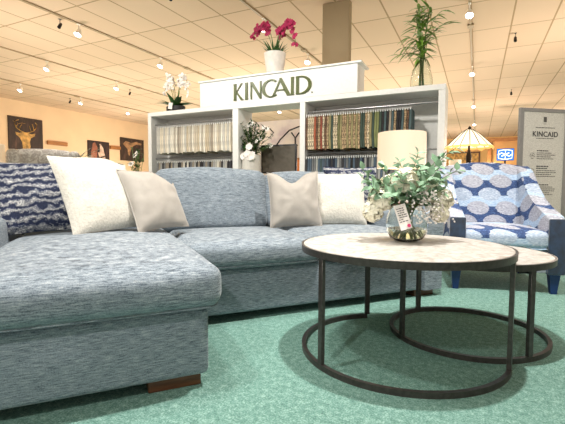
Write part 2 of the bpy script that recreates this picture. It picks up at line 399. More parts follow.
# ------------------------------------------------------------------ bouquet in a glass bowl on the table
random.seed(4)
vb = Vector((.566, 1.835, .462))
vt = thing('flower_bouquet', 'eucalyptus and cream hydrangea bouquet in a round glass bowl on the coffee table', 'bouquet', vb)
bm = new(); lathe(bm, [(0, .002), (.045, .001), (.072, .014), (.089, .045), (.093, .08), (.088, .115), (.078, .14), (.074, .16), (.0715, .16), (.0755, .139), (.085, .114), (.0895, .08), (.0855, .046), (.07, .019), (.045, .008), (0, .008)], n=48)
obj('glass_bowl', bm, GLASS, vt)
WATER = m_glass('pale_resin', (244, 240, 206))
bm = new(); lathe(bm, [(0, .0095), (.045, .0095), (.069, .021), (.084, .047), (.0855, .058), (0, .058)], n=48); obj('resin_water', bm, WATER, vt)
bm = new()
for k in range(26):
    a = random.random()*2*PI; b = a+random.uniform(1.8, 4); r0 = random.uniform(.03, .07); r1 = random.uniform(.01, .05)
    tube(bm, [(r0*math.cos(a), r0*math.sin(a), .018+random.random()*.02), (0+random.uniform(-.02, .02), random.uniform(-.02, .02), .08), (r1*math.cos(b), r1*math.sin(b), .17)], .0026, 5)
obj('stems', bm, STEM, vt)
bl = new(); bs = new(); bf = new(); bg = new()
sprigs = [(-.20, .05, .29), (-.17, -.06, .24), (-.12, .0, .33), (-.07, -.10, .30), (-.02, .06, .36), (.03, -.06, .34), (.06, .05, .40), (.11, -.08, .33), (.15, .02, .38), (.20, -.03, .42), (.13, -.10, .24), (.18, .06, .27), (.0, -.14, .25), (-.10, -.12, .22), (.22, .0, .32), (-.15, .10, .25), (.09, .12, .3), (-.04, .13, .28), (-.21, -.02, .32), (.05, -.13, .29)]
for i, (x, y, z) in enumerate(sprigs):
    pts = bez((x*.12, y*.12, .13), (x*.35, y*.35, z*.8), (x, y, z), 9); tube(bs, pts, [.0028]*5+[.0018]*5, 5)
    for k in range(3, 10):
        p = pts[k]; d0 = (pts[k]-pts[k-1]).normalized()
        for sgn in (0, 1, 2):
            if random.random() < .30: continue
            side = d0.orthogonal().normalized(); side.rotate(Matrix.Rotation(sgn*2.1+k*1.3+i, 3, d0))
            leaf(bl, p+side*.002, side*.8+d0*.55, random.uniform(.034, .056), random.uniform(.024, .036), Vector((random.uniform(-.6, .6), -.5, 1)).normalized(), .15, 4, .8)
for p, r in (((-.12, .0, .19), .07), ((.10, .04, .23), .075), ((-.02, -.03, .27), .07), ((-.155, .0, .135), .055), ((.155, -.01, .19), .055), ((.04, .06, .27), .065), ((.135, -.03, .13), .045), ((-.06, .06, .25), .065)):
    for q in range(130):
        u = Vector((random.gauss(0, 1), random.gauss(0, 1), random.gauss(0, 1))).normalized(); blossom(bf, Vector(p)+u*r*random.uniform(.6, .85), u, .019, 4, .3)
    blob(bf, Vector(p), r*.55, 2)
for k in range(190):
    a = random.gauss(.07, .05); z = random.uniform(.09, .23)
    blob(bg, Vector((a, -.085-random.random()*.03, z)), random.uniform(.003, .0055), 1)
for x, y, z in ((.075, -.10, .11), (.09, -.09, .10), (.04, -.11, .15), (.1, -.09, .14)): tube(bg, [(x*.5, y*.4, .15), (x, y, z)], .0012, 4)
obj('eucalyptus_leaves', bl, LEAF_EU, vt, True); obj('sprig_stems', bs, STEM, vt); obj('hydrangea_heads', bf, PETC, vt); obj('baby_breath', bg, PETW, vt)['kind'] = 'stuff'
bm = new(); box(bm, (-.026, -.001, -.055), (.026, .001, .055)); 
TM = Matrix.Translation((-.052, -.112, .118)) @ Matrix.Rotation(R(8), 4, 'Z') @ Matrix.Rotation(R(-14), 4, 'Y') @ Matrix.Rotation(R(-14), 4, 'X')
tg = obj('price_tag', bm, PETW, vt, False, TM)
bm = new(); lathe(bm, [(0, 0), (.0075, 0), (.0075, .001), (0, .001)], n=20); bmesh.ops.rotate(bm, matrix=Matrix.Rotation(R(90), 3, 'X'), verts=bm.verts); bmesh.ops.translate(bm, vec=(.014, -.0012, -.042), verts=bm.verts)
obj('sticker', bm, glow('pink_sticker', (240, 70, 130), .0, (238, 72, 132)), tg)
bm = new()
for k in range(7):
    z = .036-k*.0095; x0 = -.021+random.random()*.004
    for s in range(random.randint(2, 4)):
        w = random.uniform(.005, .012); 
        if x0+w > .022: break
        box(bm, (x0, -.0018, z), (x0+w, -.001, z+.0032)); x0 += w+.003
obj('tag_print', bm, BLACK, tg, False)

# ------------------------------------------------------------------ patterned armchair
CH = thing('armchair', 'blue and grey ikat-patterned armchair with blue legs, right of the coffee tables', 'armchair', (1.508, 2.717, 0), R(-13.9))
for s in (-1, 1):
    for y in (.03, .66):
        bm = new(); a = []
        for z, w in ((.0, .018), (.14, .032)):
            dy = -.0 if y < .3 else (.05 if z == 0 else 0)
            a.append([bm.verts.new((s*.305+i*w, y+dy+j*w, z)) for i, j in ((-1, -1), (1, -1), (1, 1), (-1, 1))])
        for k in range(4): bm.faces.new((a[0][k], a[0][(k+1) % 4], a[1][(k+1) % 4], a[1][k]))
        bm.faces.new(a[0][::-1]); bm.faces.new(a[1]); obj('leg', bm, BLEG, CH, False)
    prof = [(-.005, .13), (.72, .13), (.80, .60), (.82, .84), (.74, .89), (.62, .84), (.50, .72), (.38, .62), (.24, .56), (.10, .535), (.03, .525), (-.005, .49)]
    bm = new(); x0 = .255 if s > 0 else -.355
    prism(bm, prof, .10, Matrix.Translation((x0, 0, 0)) @ Matrix(((0, 0, 1, 0), (1, 0, 0, 0), (0, 1, 0, 0), (0, 0, 0, 1))))
    bmesh.ops.bevel(bm, geom=bm.edges[:], offset=.016, segments=3, profile=.5, affect='EDGES'); obj('arm', bm, IKAT, CH)
    bm = new(); box(bm, (x0-.003, -.022, .135), (x0+.103, .004, .505), .010, 2); o = obj('arm_front_panel', bm, BVEL, CH); o['label'] = 'blue velvet arm front'
bm = new(); box(bm, (-.26, .0, .14), (.26, .62, .29), .012, 2); obj('seat_rail', bm, IKAT, CH)
o = obj('seat_cushion', cushion((-.262, -.03, .29), (.262, .56, .425), .045, .022, 14, .005, 21), IKAT, CH); b2 = new(); tube(b2, rrect(-.255, .255, -.025, .54, .303), .005, 6, True); obj('piping', b2, IKAT, o)
bm = cushion((-.345, 0, 0), (.345, .15, .55), .06, .03, 16, .004, 23)
for v in bm.verts:
    t = v.co.z/.55; v.co.z += .018*math.cos(v.co.x*4.2)*t; v.co.x *= (.80+.20*min(1, max(0, t*1.6))) 
bmesh.ops.transform(bm, matrix=Matrix.Translation((0, .56, .37)) @ Matrix.Rotation(R(-17), 4, 'X'), verts=bm.verts); obj('backrest', bm, IKAT, CH)

# ------------------------------------------------------------------ end table and lit drum lamp behind the sofa
def side_table(label, p, r, h, mat):
    t = thing('side_table', label, 'side table', (p[0], p[1], 0), 0)
    bm = new(); lathe(bm, [(0, h-.03), (r-.01, h-.03), (r, h-.02), (r, h-.005), (r-.005, h), (0, h)], n=40); obj('tabletop', bm, mat, t)
    bm = new(); lathe(bm, [(0, .03), (.03, .03), (.022, .08), (.03, h*.5), (.022, h-.08), (.05, h-.03), (0, h-.03)], n=20); obj('pedestal', bm, mat, t)
    bm = new(); lathe(bm, [(0, 0), (r*.7, 0), (r*.7, .015), (.05, .032), (0, .032)], n=32); obj('base', bm, mat, t); return t
side_table('round wooden side table under the drum-shaded lamp behind the sofa', (1.02, 3.5), .19, .58, WOOD)
def drum_lamp(label, p, z0, r, zt, hs):
    t = thing('table_lamp', label, 'lamp', (p[0], p[1], z0)); H = zt-z0
    bm = new(); lathe(bm, [(0, 0), (.07, 0), (.07, .015), (.05, .03), (.075, .09), (.085, .15), (.05, .22), (.018, .25), (.012, H-hs+.06), (0, H-hs+.06)], n=28); obj('lamp_base', bm, PLASTER, t)
    bm = new(); lathe(bm, [(r, H-hs), (r*.985, H), (r*.985-.004, H), (r-.004, H-hs), (r, H-hs)], n=48); obj('lamp_shade', bm, SHADE, t)
    bm = new(); blob(bm, Vector((0, 0, H-hs*.55)), .03, 2); obj('bulb', bm, glow('warm_bulb', (255, 214, 150), 6), t)
    return t
drum_lamp('lit cream drum-shade table lamp behind the bouquet, in front of the fabric rack', (1.02, 3.5), .58, .203, 1.172, .30)

# ------------------------------------------------------------------ fabric display shelving
SA = 5.045
def room_thing(name, label, cat, r, a, z=0, group=None, yaw=0): return thing(name, label, cat, rm(r, a, z), -YAW+yaw, group)
sh = room_thing('display_shelving', 'long white three-bay display shelving unit full of hanging fabric samples', 'shelving', -4.855, SA)
W = 4.50; DEP = .40
def shp(name, boxes, m=WHITE, bev=.004):
    bm = new()
    for lo, hi in boxes: box(bm, lo, hi, bev, 1)
    return obj(name, bm, m, sh, False)
shp('top_panel', [((0, 0, 1.835), (W, DEP, 1.90))])
shp('side_panel', [((0, 0, 0), (.072, DEP, 1.834))]); shp('side_panel', [((W-.078, 0, 0), (W, DEP, 1.834))])
shp('divider', [((1.62, 0, 0), (1.72, DEP, 1.834))]); shp('divider', [((2.685, 0, 0), (2.762, DEP, 1.834))])
shp('back_panel', [((.073, DEP-.02, .0), (1.619, DEP, 1.834))], BACKW); shp('back_panel', [((2.763, DEP-.02, .0), (W-.079, DEP, 1.834))], BACKW)
shp('counter', [((1.721, 0, .80), (2.684, DEP+.12, .86)), ((1.721, .05, 0), (2.684, .07, .799))])
for x0, x1 in ((.073, 1.619), (2.763, W-.079)):
    for z in (1.715, 1.165):
        bm = new(); tube(bm, [(x0, .10, z), (x1, .10, z)], .012, 10); obj('hanging_rail', bm, CHROME, sh)
    shp('ledge', [((x0, .0, .0), (x1, DEP-.021, .08))])
# samples: folded cloth hanging side by side on chrome hangers
def cloth_mesh(w, h, d):
    bm = new(); n = 5; m = 6
    ring_ = []
    for j in range(m+1):
        z = -h*j/m; row = []
        for i in range(n+1): row.append((-w/2+.003*math.sin(j*1.3), d*i/n, z))
        for i in range(n, -1, -1): row.append((w/2+.003*math.sin(j*1.1+1), d*i/n, z+.0))
        ring_.append([bm.verts.new((x*(1-.25*(j == 0))+.002*math.sin(y*40+z*9), y, z)) for x, y, z in row])
    L = len(ring_[0])
    for a, b in zip(ring_, ring_[1:]):
        for i in range(L): bm.faces.new((a[i], a[(i+1) % L], b[(i+1) % L], b[i]))
    bm.faces.new(ring_[0]); bm.faces.new(ring_[-1][::-1]); return bm
def hanger_mesh():
    bm = new(); tube(bm, [(0, -.11, .0), (0, .16, .0)], .0035, 5); tube(bm, [(0, 0, 0), (0, 0, .035), (0, -.014, .052), (0, 0, .066), (0, .013, .055)], .0022, 5)
    box(bm, (-.006, -.115, -.02), (.006, -.095, .012)); return bm
FAB = {}
def fab(name, c, pat=0):
    if name in FAB: return FAB[name]
    t = NT('sample_'+name.replace(' ', '_')); v = t.coord((60, 40, 60 if pat else 14)); f = t.noise(v, 1, 3, .6)
    lo = .90 if not pat else .62; hi = 1.05 if not pat else 1.12
    t.col(t.ramp(f, [(.42, tuple(x*lo for x in c)), (.58, tuple(min(255, x*hi) for x in c))])); t.set(Roughness=.9); FAB[name] = t.m; return t.m
NEUT = [('ivory', (232, 226, 212)), ('beige', (206, 194, 174)), ('cream', (222, 212, 192)), ('stone', (186, 176, 160)), ('oatmeal', (214, 204, 186)), ('taupe', (160, 148, 132)), ('sand', (200, 184, 158)), ('pale grey', (196, 192, 184))]
COLR = [('brick red', (140, 74, 58)), ('rust', (170, 92, 66)), ('cream floral', (208, 190, 160)), ('coral', (176, 100, 82)), ('camel', (168, 138, 100)), ('olive', (110, 110, 74)), ('tan paisley', (176, 150, 116)), ('dark green', (66, 80, 70)), ('khaki', (150, 140, 100)), ('charcoal', (62, 62, 66)), ('teal', (78, 96, 98)), ('brown plaid', (112, 84, 64)), ('mushroom', (160, 148, 132)), ('slate', (84, 92, 104)), ('moss', (128, 134, 88)), ('black floral', (48, 46, 48))]
DARK = [('navy', (40, 48, 64)), ('charcoal', (62, 62, 66)), ('slate', (84, 92, 104)), ('black floral', (48, 46, 48)), ('denim blue', (88, 104, 120)), ('teal', (78, 96, 98)), ('silver', (176, 176, 172)), ('steel grey', (120, 122, 124))]
GREYS = [('charcoal', (62, 62, 66)), ('silver', (176, 176, 172)), ('pale grey', (196, 192, 184)), ('steel grey', (120, 122, 124)), ('black floral', (48, 46, 48)), ('taupe', (160, 148, 132)), ('ivory', (232, 226, 212))]
hang_me = None
def ordn(n): return str(n)+('th' if 10 < n % 100 < 14 else {1: 'st', 2: 'nd', 3: 'rd'}.get(n % 10, 'th'))
protos = {}
def hang_row(x0, x1, zr, n, pal, where, h, seq=None, seed=0):
    global hang_me
    random.seed(seed); st = (x1-x0)/n
    for i in range(n):
        nm, c = seq(i, n) if seq else random.choice(pal)
        lab = '%s fabric sample, %s from the left on the %s' % (nm, ordn(i+1), where)
        key = (where, nm)
        e = room_thing('fabric_sample', lab, 'fabric sample', -4.855+x0+(i+.5)*st, SA+.10, zr-.012, where+' samples')
        hv = round(h*random.choice((.98, 1.0, 1.0, 1.03)), 3)
        k2 = (round(st, 4), hv)
        if k2 not in protos: protos[k2] = (cloth_mesh(st*.86, hv, .28))
        mk = (k2, nm)
        if mk not in protos:
            b = protos[k2].copy(); bmesh.ops.translate(b, vec=(0, -.11, -.055), verts=b.verts)
            bmesh.ops.recalc_face_normals(b, faces=b.faces); me = bpy.data.meshes.new('cloth'); b.to_mesh(me); b.free(); me.materials.append(fab(nm, c, ('floral' in nm) or ('paisley' in nm) or ('plaid' in nm))); protos[mk] = me
        o = bpy.data.objects.new('cloth', protos[mk]); C.objects.link(o); o.parent = e
        if hang_me is None:
            b = hanger_mesh(); bmesh.ops.translate(b, vec=(0, 0, -.05), verts=b.verts); hang_me = bpy.data.meshes.new('hanger'); b.to_mesh(hang_me); b.free(); hang_me.materials.append(plain('clear_hanger', (214, 214, 212), .4, var=.02))
        o = bpy.data.objects.new('hanger', hang_me); C.objects.link(o); o.parent = e
def seq_right(i, n):
    t = i/n
    if t < .23: return random.choice([COLR[0], COLR[1], COLR[2], COLR[3], COLR[11], COLR[12], COLR[6], COLR[0], COLR[15]])
    if t < .62: return random.choice([COLR[4], COLR[5], COLR[6], COLR[7], COLR[8], COLR[12], COLR[2], COLR[6]])
    if t < .72: return random.choice([COLR[14], COLR[8], COLR[7]])
    return random.choice([COLR[9], COLR[10], COLR[11], COLR[13], COLR[6], COLR[15], COLR[12]])
hang_row(.19, 1.60, 1.715, 40, NEUT, 'upper rail of the left bay', .41, seed=11)
hang_row(.19, 1.60, 1.165, 40, GREYS, 'lower rail of the left bay', .42, seed=12)
hang_row(2.775, 4.13, 1.715, 46, COLR, 'upper rail of the right bay', .44, seq_right, 13)
hang_row(2.775, 4.13, 1.165, 46, DARK, 'lower rail of the right bay', .42, seed=14)

# sign box on top
sg = room_thing('header_sign', 'white box sign with raised green lettering on top of the shelving', 'sign', -3.81, SA+.003, 1.90)
bm = new(); box(bm, (0, 0, .001), (2.42, .34, .365), .003, 1); obj('sign_body', bm, WHITE, sg, False)
bm = new(); box(bm, (-.02, -.02, .36), (2.475, .36, .385), .004, 1); obj('cap_moulding', bm, WHITE, sg, False)
def letters():
    L = []; s = .145; t = .055    # thick / thin strokes; unit = cap height
    def ell(cx, rx, ry, a0, a1, w0, w1, n=28):
        o = []; i_ = []
        for k in range(n+1):
            a = R(a0+(a1-a0)*k/n); w = w1+(w0-w1)*abs(math.cos(a))
            o.append((cx+rx*math.cos(a), .5+ry*math.sin(a))); i_.append((cx+(rx-w)*math.cos(a), .5+(ry-w)*math.sin(a)))
        return o+i_[::-1]
    def st(x): return [(x-.01, 0), (x+s+.01, 0), (x+s-.004, .12), (x+s-.004, .88), (x+s+.01, 1), (x-.01, 1), (x+.004, .88), (x+.004, .12)]
    L += [(0, st(0), st(0)), ]
    out = []
    out.append([st(0), [(s, .50), (.40, 1.0), (.50, 1.0), (.185, .52), (.56, 0), (.41, 0), (s, .45)]])          # K
    out.append([st(0)])                                                                                       # I
    out.append([[(0, 0), (.075, 0), (.065, 1), (.0, 1)], [(.0, 1), (.115, 1), (.56, .12), (.56, -.04), (.50, -.04), (.03, .88)], [(.50, 0), (.565, 0), (.575, 1), (.495, 1)]])  # N
    out.append([ell(.44, .45, .52, 52, 308,   .15, .07)])                                                      # C
    out.append([[(0, 0), (.08, 0), (.365, .86), (.345, 1.03)], [(.31, 1.03), (.40, 1.03), (.77, 0), (.62, 0), (.325, .88)], [(.19, .32), (.55, .32), (.53, .38), (.21, .38)]])  # A
    out.append([st(0)])
    o = []; i_ = []
    for k in range(25):
        a = R(-90+180*k/24); w = .065+.09*abs(math.cos(a)); o.append((.24+.50*math.cos(a), .5+.5*math.sin(a))); i_.append((.24+(.50-w)*math.cos(a), .5+(.5-w)*math.sin(a)))
    out.append([st(0), [(.08, 0)]+o+[(.08, 1), (.08, .945)]+i_[::-1]+[(.08, .055)]])                          # D
    return out
H = .236; lx = [0, .183, .272, .450, .612, .880, .955]
lx = [.605+v for v in (0, .190, .278, .462, .618, .905, .980)]
for gi, (ch, x0) in enumerate(zip(letters(), lx)):
    gw = (1, 1, 1.04, 1.10, 1.26, 1, 1.04)[gi]
    bm = new()
    for poly in ch: prism(bm, [(x0+px*H*1.24*gw, .047+py*H) for px, py in poly], .016, Matrix(((1, 0, 0, 0), (0, 0, -1, 0), (0, 1, 0, 0), (0, 0, 0, 1))))
    obj('letter', bm, GREEN_LET, sg, False)
bm = new(); lathe(bm, [(0, 0), (.009, 0), (.009, .010), (0, .010)], n=14); bmesh.ops.rotate(bm, matrix=Matrix.Rotation(R(90), 3, 'X'), verts=bm.verts); bmesh.ops.translate(bm, vec=(lx[-1]+.228, 0, .056), verts=bm.verts); obj('letter_dot', bm, GREEN_LET, sg)

# ------------------------------------------------------------------ things on the shelving
random.seed(8)
def orchid(name, label, r, a, z, pot, petal, arcs, yaw=0):
    t = room_thing(name, label, 'orchid', r, a, z)
    pot(t); bl = new(); bs = new(); bf = new()
    z0 = t['pot_h']; del t['pot_h']
    for (dx, dy), (mx, mz), (ex, ez) in arcs:
        pts = bez((dx*.3, dy, z0), (mx, dy*1.5, mz), (ex, dy*2, ez), 14); tube(bs, pts, .0045, 5)
        for k in range(5, 15):
            p = pts[k]
            for q in range(3):
                j = Vector((random.uniform(-.035, .035), random.uniform(-.035, .02), random.uniform(-.03, .03)))
                blossom(bf, p+j, Vector((random.uniform(-.5, .5), -1, random.uniform(-.3, .3))), .034 if petal is PETP else .024, 5, .25)
    return t, bl, bs, bf
def pot_black(t):
    bm = new(); lathe(bm, [(0, 0), (.14, 0), (.165, .01), (.17, .085), (.155, .09), (.15, .08), (0, .08)], n=28); bmesh.ops.scale(bm, vec=(1, .7, 1), verts=bm.verts); obj('pot', bm, BLACK, t); t['pot_h'] = .08
def pot_white(t):
    bm = new(); lathe(bm, [(0, 0), (.105, 0), (.115, .02), (.14, .16), (.152, .28), (.155, .30), (.14, .30), (.132, .28), (0, .26)], n=32); obj('pot', bm, PLASTER, t); t['pot_h'] = .27
t, bl, bs, bf = orchid('white_orchid', 'white arching orchids in a low black bowl on the left end of the shelving', -4.40, SA+.15, 1.90, pot_black, PETW,
    [((-.1, 0), (-.12, .72), (-.24, .30)), ((.1, 0), (.14, .74), (.25, .24)), ((-.02, .02), (-.06, .78), (-.20, .42)), ((.04, .02), (.08, .76), (.22, .44)), ((.0, -.02), (-.02, .60), (-.12, .58)), ((.02, 0), (.12, .66), (.16, .56))])
for k in range(16):
    a = 2*PI*k/16+random.random()*.3; leaf(bl, (.06*math.cos(a), .04*math.sin(a), .08), (math.cos(a), math.sin(a)*.7, random.uniform(.35, 1.3)), random.uniform(.20, .30), .09, bend=.3)
obj('leaves', bl, LEAF_D, t); obj('flower_stems', bs, STEM, t); obj('blossoms', bf, PETW, t)
bm = new(); box(bm, (-.035, -.135, .03), (.045, -.133, .13)); bmesh.ops.rotate(bm, cent=(0, -.134, .08), matrix=Matrix.Rotation(R(12), 3, 'Y'), verts=bm.verts); obj('price_tag', bm, PETW, t, False)
t, bl, bs, bf = orchid('magenta_orchid', 'magenta orchid in a white tapered pot on top of the header sign', -2.63, SA+.17, 2.286, pot_white, PETP,
    [((-.05, 0), (-.16, .92), (-.34, .58)), ((.05, 0), (.20, .98), (.32, .40)), ((-.03, .02), (-.12, .96), (-.30, .66)), ((.03, .02), (.06, .80), (.10, .56)), ((.04, -.02), (.20, .84), (.30, .62))])
for k in range(34):
    a = 2*PI*k/34+random.random()*.4; leaf(bl, (.07*math.cos(a), .07*math.sin(a), .27), (math.cos(a)*.7, math.sin(a)*.7, random.uniform(.5, 2)), random.uniform(.13, .24), .032, bend=.25)
obj('leaves', bl, LEAF_D, t); obj('flower_stems', bs, STEM, t); obj('blossoms', bf, PETP, t)
# bamboo vase
t = room_thing('bamboo_vase', 'leafy bamboo cuttings in a clear teardrop glass vase on the right end of shelving', 'vase', -.645, SA+.15, 1.90)
bm = new(); op = [(0, .002), (.10, 0), (.125, .012), (.132, .06), (.125, .13), (.10, .22), (.065, .31), (.040, .37), (.037, .40)]
ip = [(r-.005, z+.004*(i < 3)) for i, (r, z) in enumerate(op)][1:]
lathe(bm, op+[(.032, .40)]+ip[::-1][1:]+[(0, .012)], n=40); obj('glass_vase', bm, GLASSG, t)
bm = new(); bl = new(); random.seed(31)
for k in range(6):
    a = random.random()*6.28; ex = random.uniform(-.09, .09); pts = bez((.03*math.cos(a), .03*math.sin(a), .02), (0, 0, .45), (ex, random.uniform(-.06, .06), random.uniform(.72, 1.02)), 10); tube(bm, pts, .007, 6)
    for i in range(4, 11):
        for q in range(3):
            an = random.random()*6.28; p = pts[i]+Vector((random.uniform(-.02, .02), 0, random.uniform(-.03, .03)))
            leaf(bl, p, (math.cos(an)*1.1, math.sin(an)*.7, random.uniform(-.5, 1.0)), random.uniform(.12, .22), .038, bend=.3)
for ex, ez in ((-.26, .42), (-.22, .50), (.28, .70), (.26, .86), (-.16, .60)):
    pts = bez((0, 0, .38), (ex*.4, -.02, ez+.04), (ex, -.04, ez), 6); tube(bm, pts, .003, 5)
    for i in range(2, 7):
        for q in range(2): leaf(bl, pts[i], (math.copysign(1, ex), random.uniform(-.5, .5), random.uniform(-.7, .5)), random.uniform(.10, .17), .028, bend=.3)
obj('stalks', bm, STEM, t); obj('leaves', bl, LEAF_B, t)
# middle bay: flowers in a white cylinder vase, monitor
t = room_thing('flower_arrangement', 'white flowers and green foliage in a marbled cylinder vase in the middle bay', 'flowers', -3.00, SA+.15, .861)
bm = new(); lathe(bm, [(0, 0), (.135, 0), (.14, .01), (.14, .31), (.13, .31), (.13, .29), (0, .29)], n=32); obj('vase', bm, PLASTER, t)
bl = new(); bs = new(); bf = new(); random.seed(17)
for k in range(60):
    a = random.uniform(-1, 1); ex = a*.33; ez = .32+random.uniform(.08, .52)*(1-.35*abs(a)); ey = random.uniform(-.16, .1)
    pts = bez((0, 0, .28), (ex*.3, ey*.3, ez*.8), (ex, ey, ez), 7); tube(bs, pts, .003, 5)
    for i in range(2, 8):
        for q in range(2):
            an = random.random()*6.28; leaf(bl, pts[i], (math.cos(an), math.sin(an)*.6, random.uniform(-.2, 1)), random.uniform(.05, .10), .028, bend=.2)
    if k % 3 == 0: blossom(bf, pts[-1], (random.uniform(-.4, .4), -1, .3), .035, 5)
for k in range(7):
    p = Vector((random.gauss(.02, .06), -.14+random.random()*.05, .33+random.gauss(0, .05))); blossom(bf, p, Vector((p.x*3, -1, .2)), .06, 9, .3)
obj('foliage', bl, LEAF_D, t); obj('flower_stems', bs, STEM, t); obj('blossoms', bf, PETW, t)
t = room_thing('computer_monitor', 'black computer monitor standing in the middle bay beside the white flowers', 'monitor', -2.665, SA+.38, .861, yaw=R(3))
SCR = plain('dark_screen', (92, 86, 76), .35, var=.05)
bm = new(); box(bm, (-.285, -.02, .05), (.285, .02, .475), .006); obj('bezel', bm, BLACK, t)
bm = new(); box(bm, (-.26, -.023, .075), (.26, -.019, .45)); obj('screen', bm, SCR, t, False)
bm = new(); box(bm, (-.03, .0, .01), (.03, .03, .1)); box(bm, (-.12, -.08, 0), (.12, .1, .012), .003); obj('stand', bm, BLACK, t)
t['label'] = t['label']
# pale banner seen through the middle bay
t = room_thing('wall_banner', 'pale pink banner with dark angular lines and a Y, seen through the middle bay', 'banner', -3.6, 8.0, .0)
BAN = NT('banner_print'); f = BAN.noise(BAN.coord(), 2.2, 3); BAN.col(BAN.ramp(f, [(.35, (196, 178, 184)), (.5, (224, 212, 206)), (.65, (238, 226, 214))])); BAN.set(Roughness=.7)
bm = new(); box(bm, (-1.4, 0, .9), (.62, .03, 2.16)); obj('print_panel', bm, BAN.m, t, False)
bm = new(); box(bm, (-1.3, .005, 0), (-1.26, .025, .9)); box(bm, (.5, .005, 0), (.54, .025, .9)); box(bm, (-1.4, -.15, 0), (-1.16, .18, .02)); box(bm, (.4, -.15, 0), (.64, .18, .02)); obj('banner_stand', bm, BLACK, t, False)
bm = new()
tube(bm, [(-.50, -.006, 1.48), (-.30, -.006, 1.74), (-.08, -.006, 1.93), (.16, -.006, 2.00)], .014, 6); tube(bm, [(-.56, -.006, 2.0), (-.46, -.006, 1.90), (-.56, -.006, 1.80)], .012, 6)
tube(bm, [(-.03, -.006, 1.88), (.06, -.006, 1.76), (.15, -.006, 1.87)], .016, 6); tube(bm, [(.06, -.006, 1.76), (.06, -.006, 1.60)], .016, 6); tube(bm, [(.0, -.006, 1.60), (.12, -.006, 1.60)], .012, 6)
obj('banner_lettering', bm, BLACK, t)
t = room_thing('orange_panel', 'orange board seen low in the middle bay beside the right divider', 'board', -2.74, 6.0, 0)
bm = new(); box(bm, (-.0, 0, 0), (.30, .04, 1.15), .004); obj('panel', bm, plain('orange_paint', (226, 128, 62), .6), t, False)
bm = new(); box(bm, (-.02, -.01, 1.15), (.32, .05, 1.18), .004); obj('top_rail', bm, LWOOD, t, False)

# ------------------------------------------------------------------ information board on the right
bd = thing('information_board', 'grey-framed information board with printed text behind the armchair', 'sign', (2.262, 3.9, 0), R(12))
BM = NT('board_print'); f = BM.noise(BM.coord(), 130, 2); BM.col(BM.ramp(f, [(.4, (196, 190, 180)), (.6, (216, 211, 201))])); BM.set(Roughness=.6)
FR = plain('grey_frame', (136, 132, 128), .5, var=.04)
BW = .56; BT = 1.474
bm = new(); box(bm, (0, 0, .30), (.045, .03, BT), .003, 1); box(bm, (BW-.045, 0, .30), (BW, .03, BT), .003, 1); box(bm, (.045, 0, BT-.035), (BW-.045, .03, BT), .002, 1); box(bm, (.045, 0, .30), (BW-.045, .03, .34), .002, 1); obj('frame', bm, FR, bd, False)
bm = new(); box(bm, (.043, .006, .338), (BW-.043, .024, BT-.034)); pn = obj('print_panel', bm, BM.m, bd, False)
bm = new()
for x in (.06, BW-.09): box(bm, (x, -.14, 0), (x+.03, .17, .02), .003, 1); box(bm, (x, .002, .02), (x+.03, .028, .30), .003, 1)
obj('stand', bm, FR, bd, False)
def text(s, size, x, z, parent, mat, align='CENTER', y=.0045, ext=.0008, name='print_title', bold=0):
    cu = bpy.data.curves.new('t', 'FONT'); cu.body = s; cu.size = size; cu.align_x = align; cu.extrude = ext; cu.offset = bold; cu.space_character = 1.05
    o = bpy.data.objects.new('t', cu); C.objects.link(o); dg = bpy.context.evaluated_depsgraph_get(); dg.update()
    me = bpy.data.meshes.new_from_object(o.evaluated_get(dg)); bpy.data.objects.remove(o); bpy.data.curves.remove(cu)
    me.materials.clear(); me.materials.append(mat); n = bpy.data.objects.new(name, me); C.objects.link(n); n.parent = parent
    n.matrix_local = Matrix.Translation((x, y, z)) @ Matrix.Rotation(R(90), 4, 'X'); return n
INK = plain('dark_ink', (52, 50, 50), .6); INK2 = plain('grey_ink', (88, 84, 80), .6)
text('KINCAID', .070, .292, 1.206, pn, INK, bold=.0010)
bm = new(); random.seed(77)
box(bm, (.268, .004, 1.345), (.281, .006, 1.395)); box(bm, (.283, .004, 1.345), (.288, .006, 1.395)); box(bm, (.290, .004, 1.345), (.302, .006, 1.395)); box(bm, (.27, .004, 1.327), (.30, .006, 1.330)); obj('emblem', bm, INK2, pn, False)
def bars(bm, x0, x1, z, h):
    x = x0
    while x < x1:
        w = random.uniform(.008, .028); w = min(w, x1-x); box(bm, (x, .004, z), (x+w, .0058, z+h)); x += w+.006
bm = new(); bars(bm, .18, .40, 1.288, .007); bars(bm, .19, .395, 1.186, .006)
bh = new(); bi = new()
for z, ht, nl in ((1.065, 1, 4), (.915, 2, 4), (.735, 1, 5), (.565, 2, 4)):
    for k in range(ht): bars(bh, .205, .205+random.uniform(.12, .17), z-k*.020, .0095)
    for k in range(nl): bars(bm, .205, .205+random.uniform(.15, .235), z-ht*.020-k*.0185, .0065)
    for k in range(14):
        a = 2*PI*k/14
        if k % 4: p = Vector((.155+.026*math.cos(a), .005, z-.045+.026*math.sin(a))); q = Vector((.155+.026*math.cos(a+.4), .005, z-.045+.026*math.sin(a+.4))); tube(bi, [p, q], .0022, 4)
    tube(bi, [(.145, .005, z-.05), (.155, .005, z-.035), (.166, .005, z-.05)], .0025, 4)
obj('small_print', bm, INK2, pn, False)['kind'] = 'stuff'; obj('print_headings', bh, INK, pn, False); obj('print_icons', bi, INK2, pn, False)

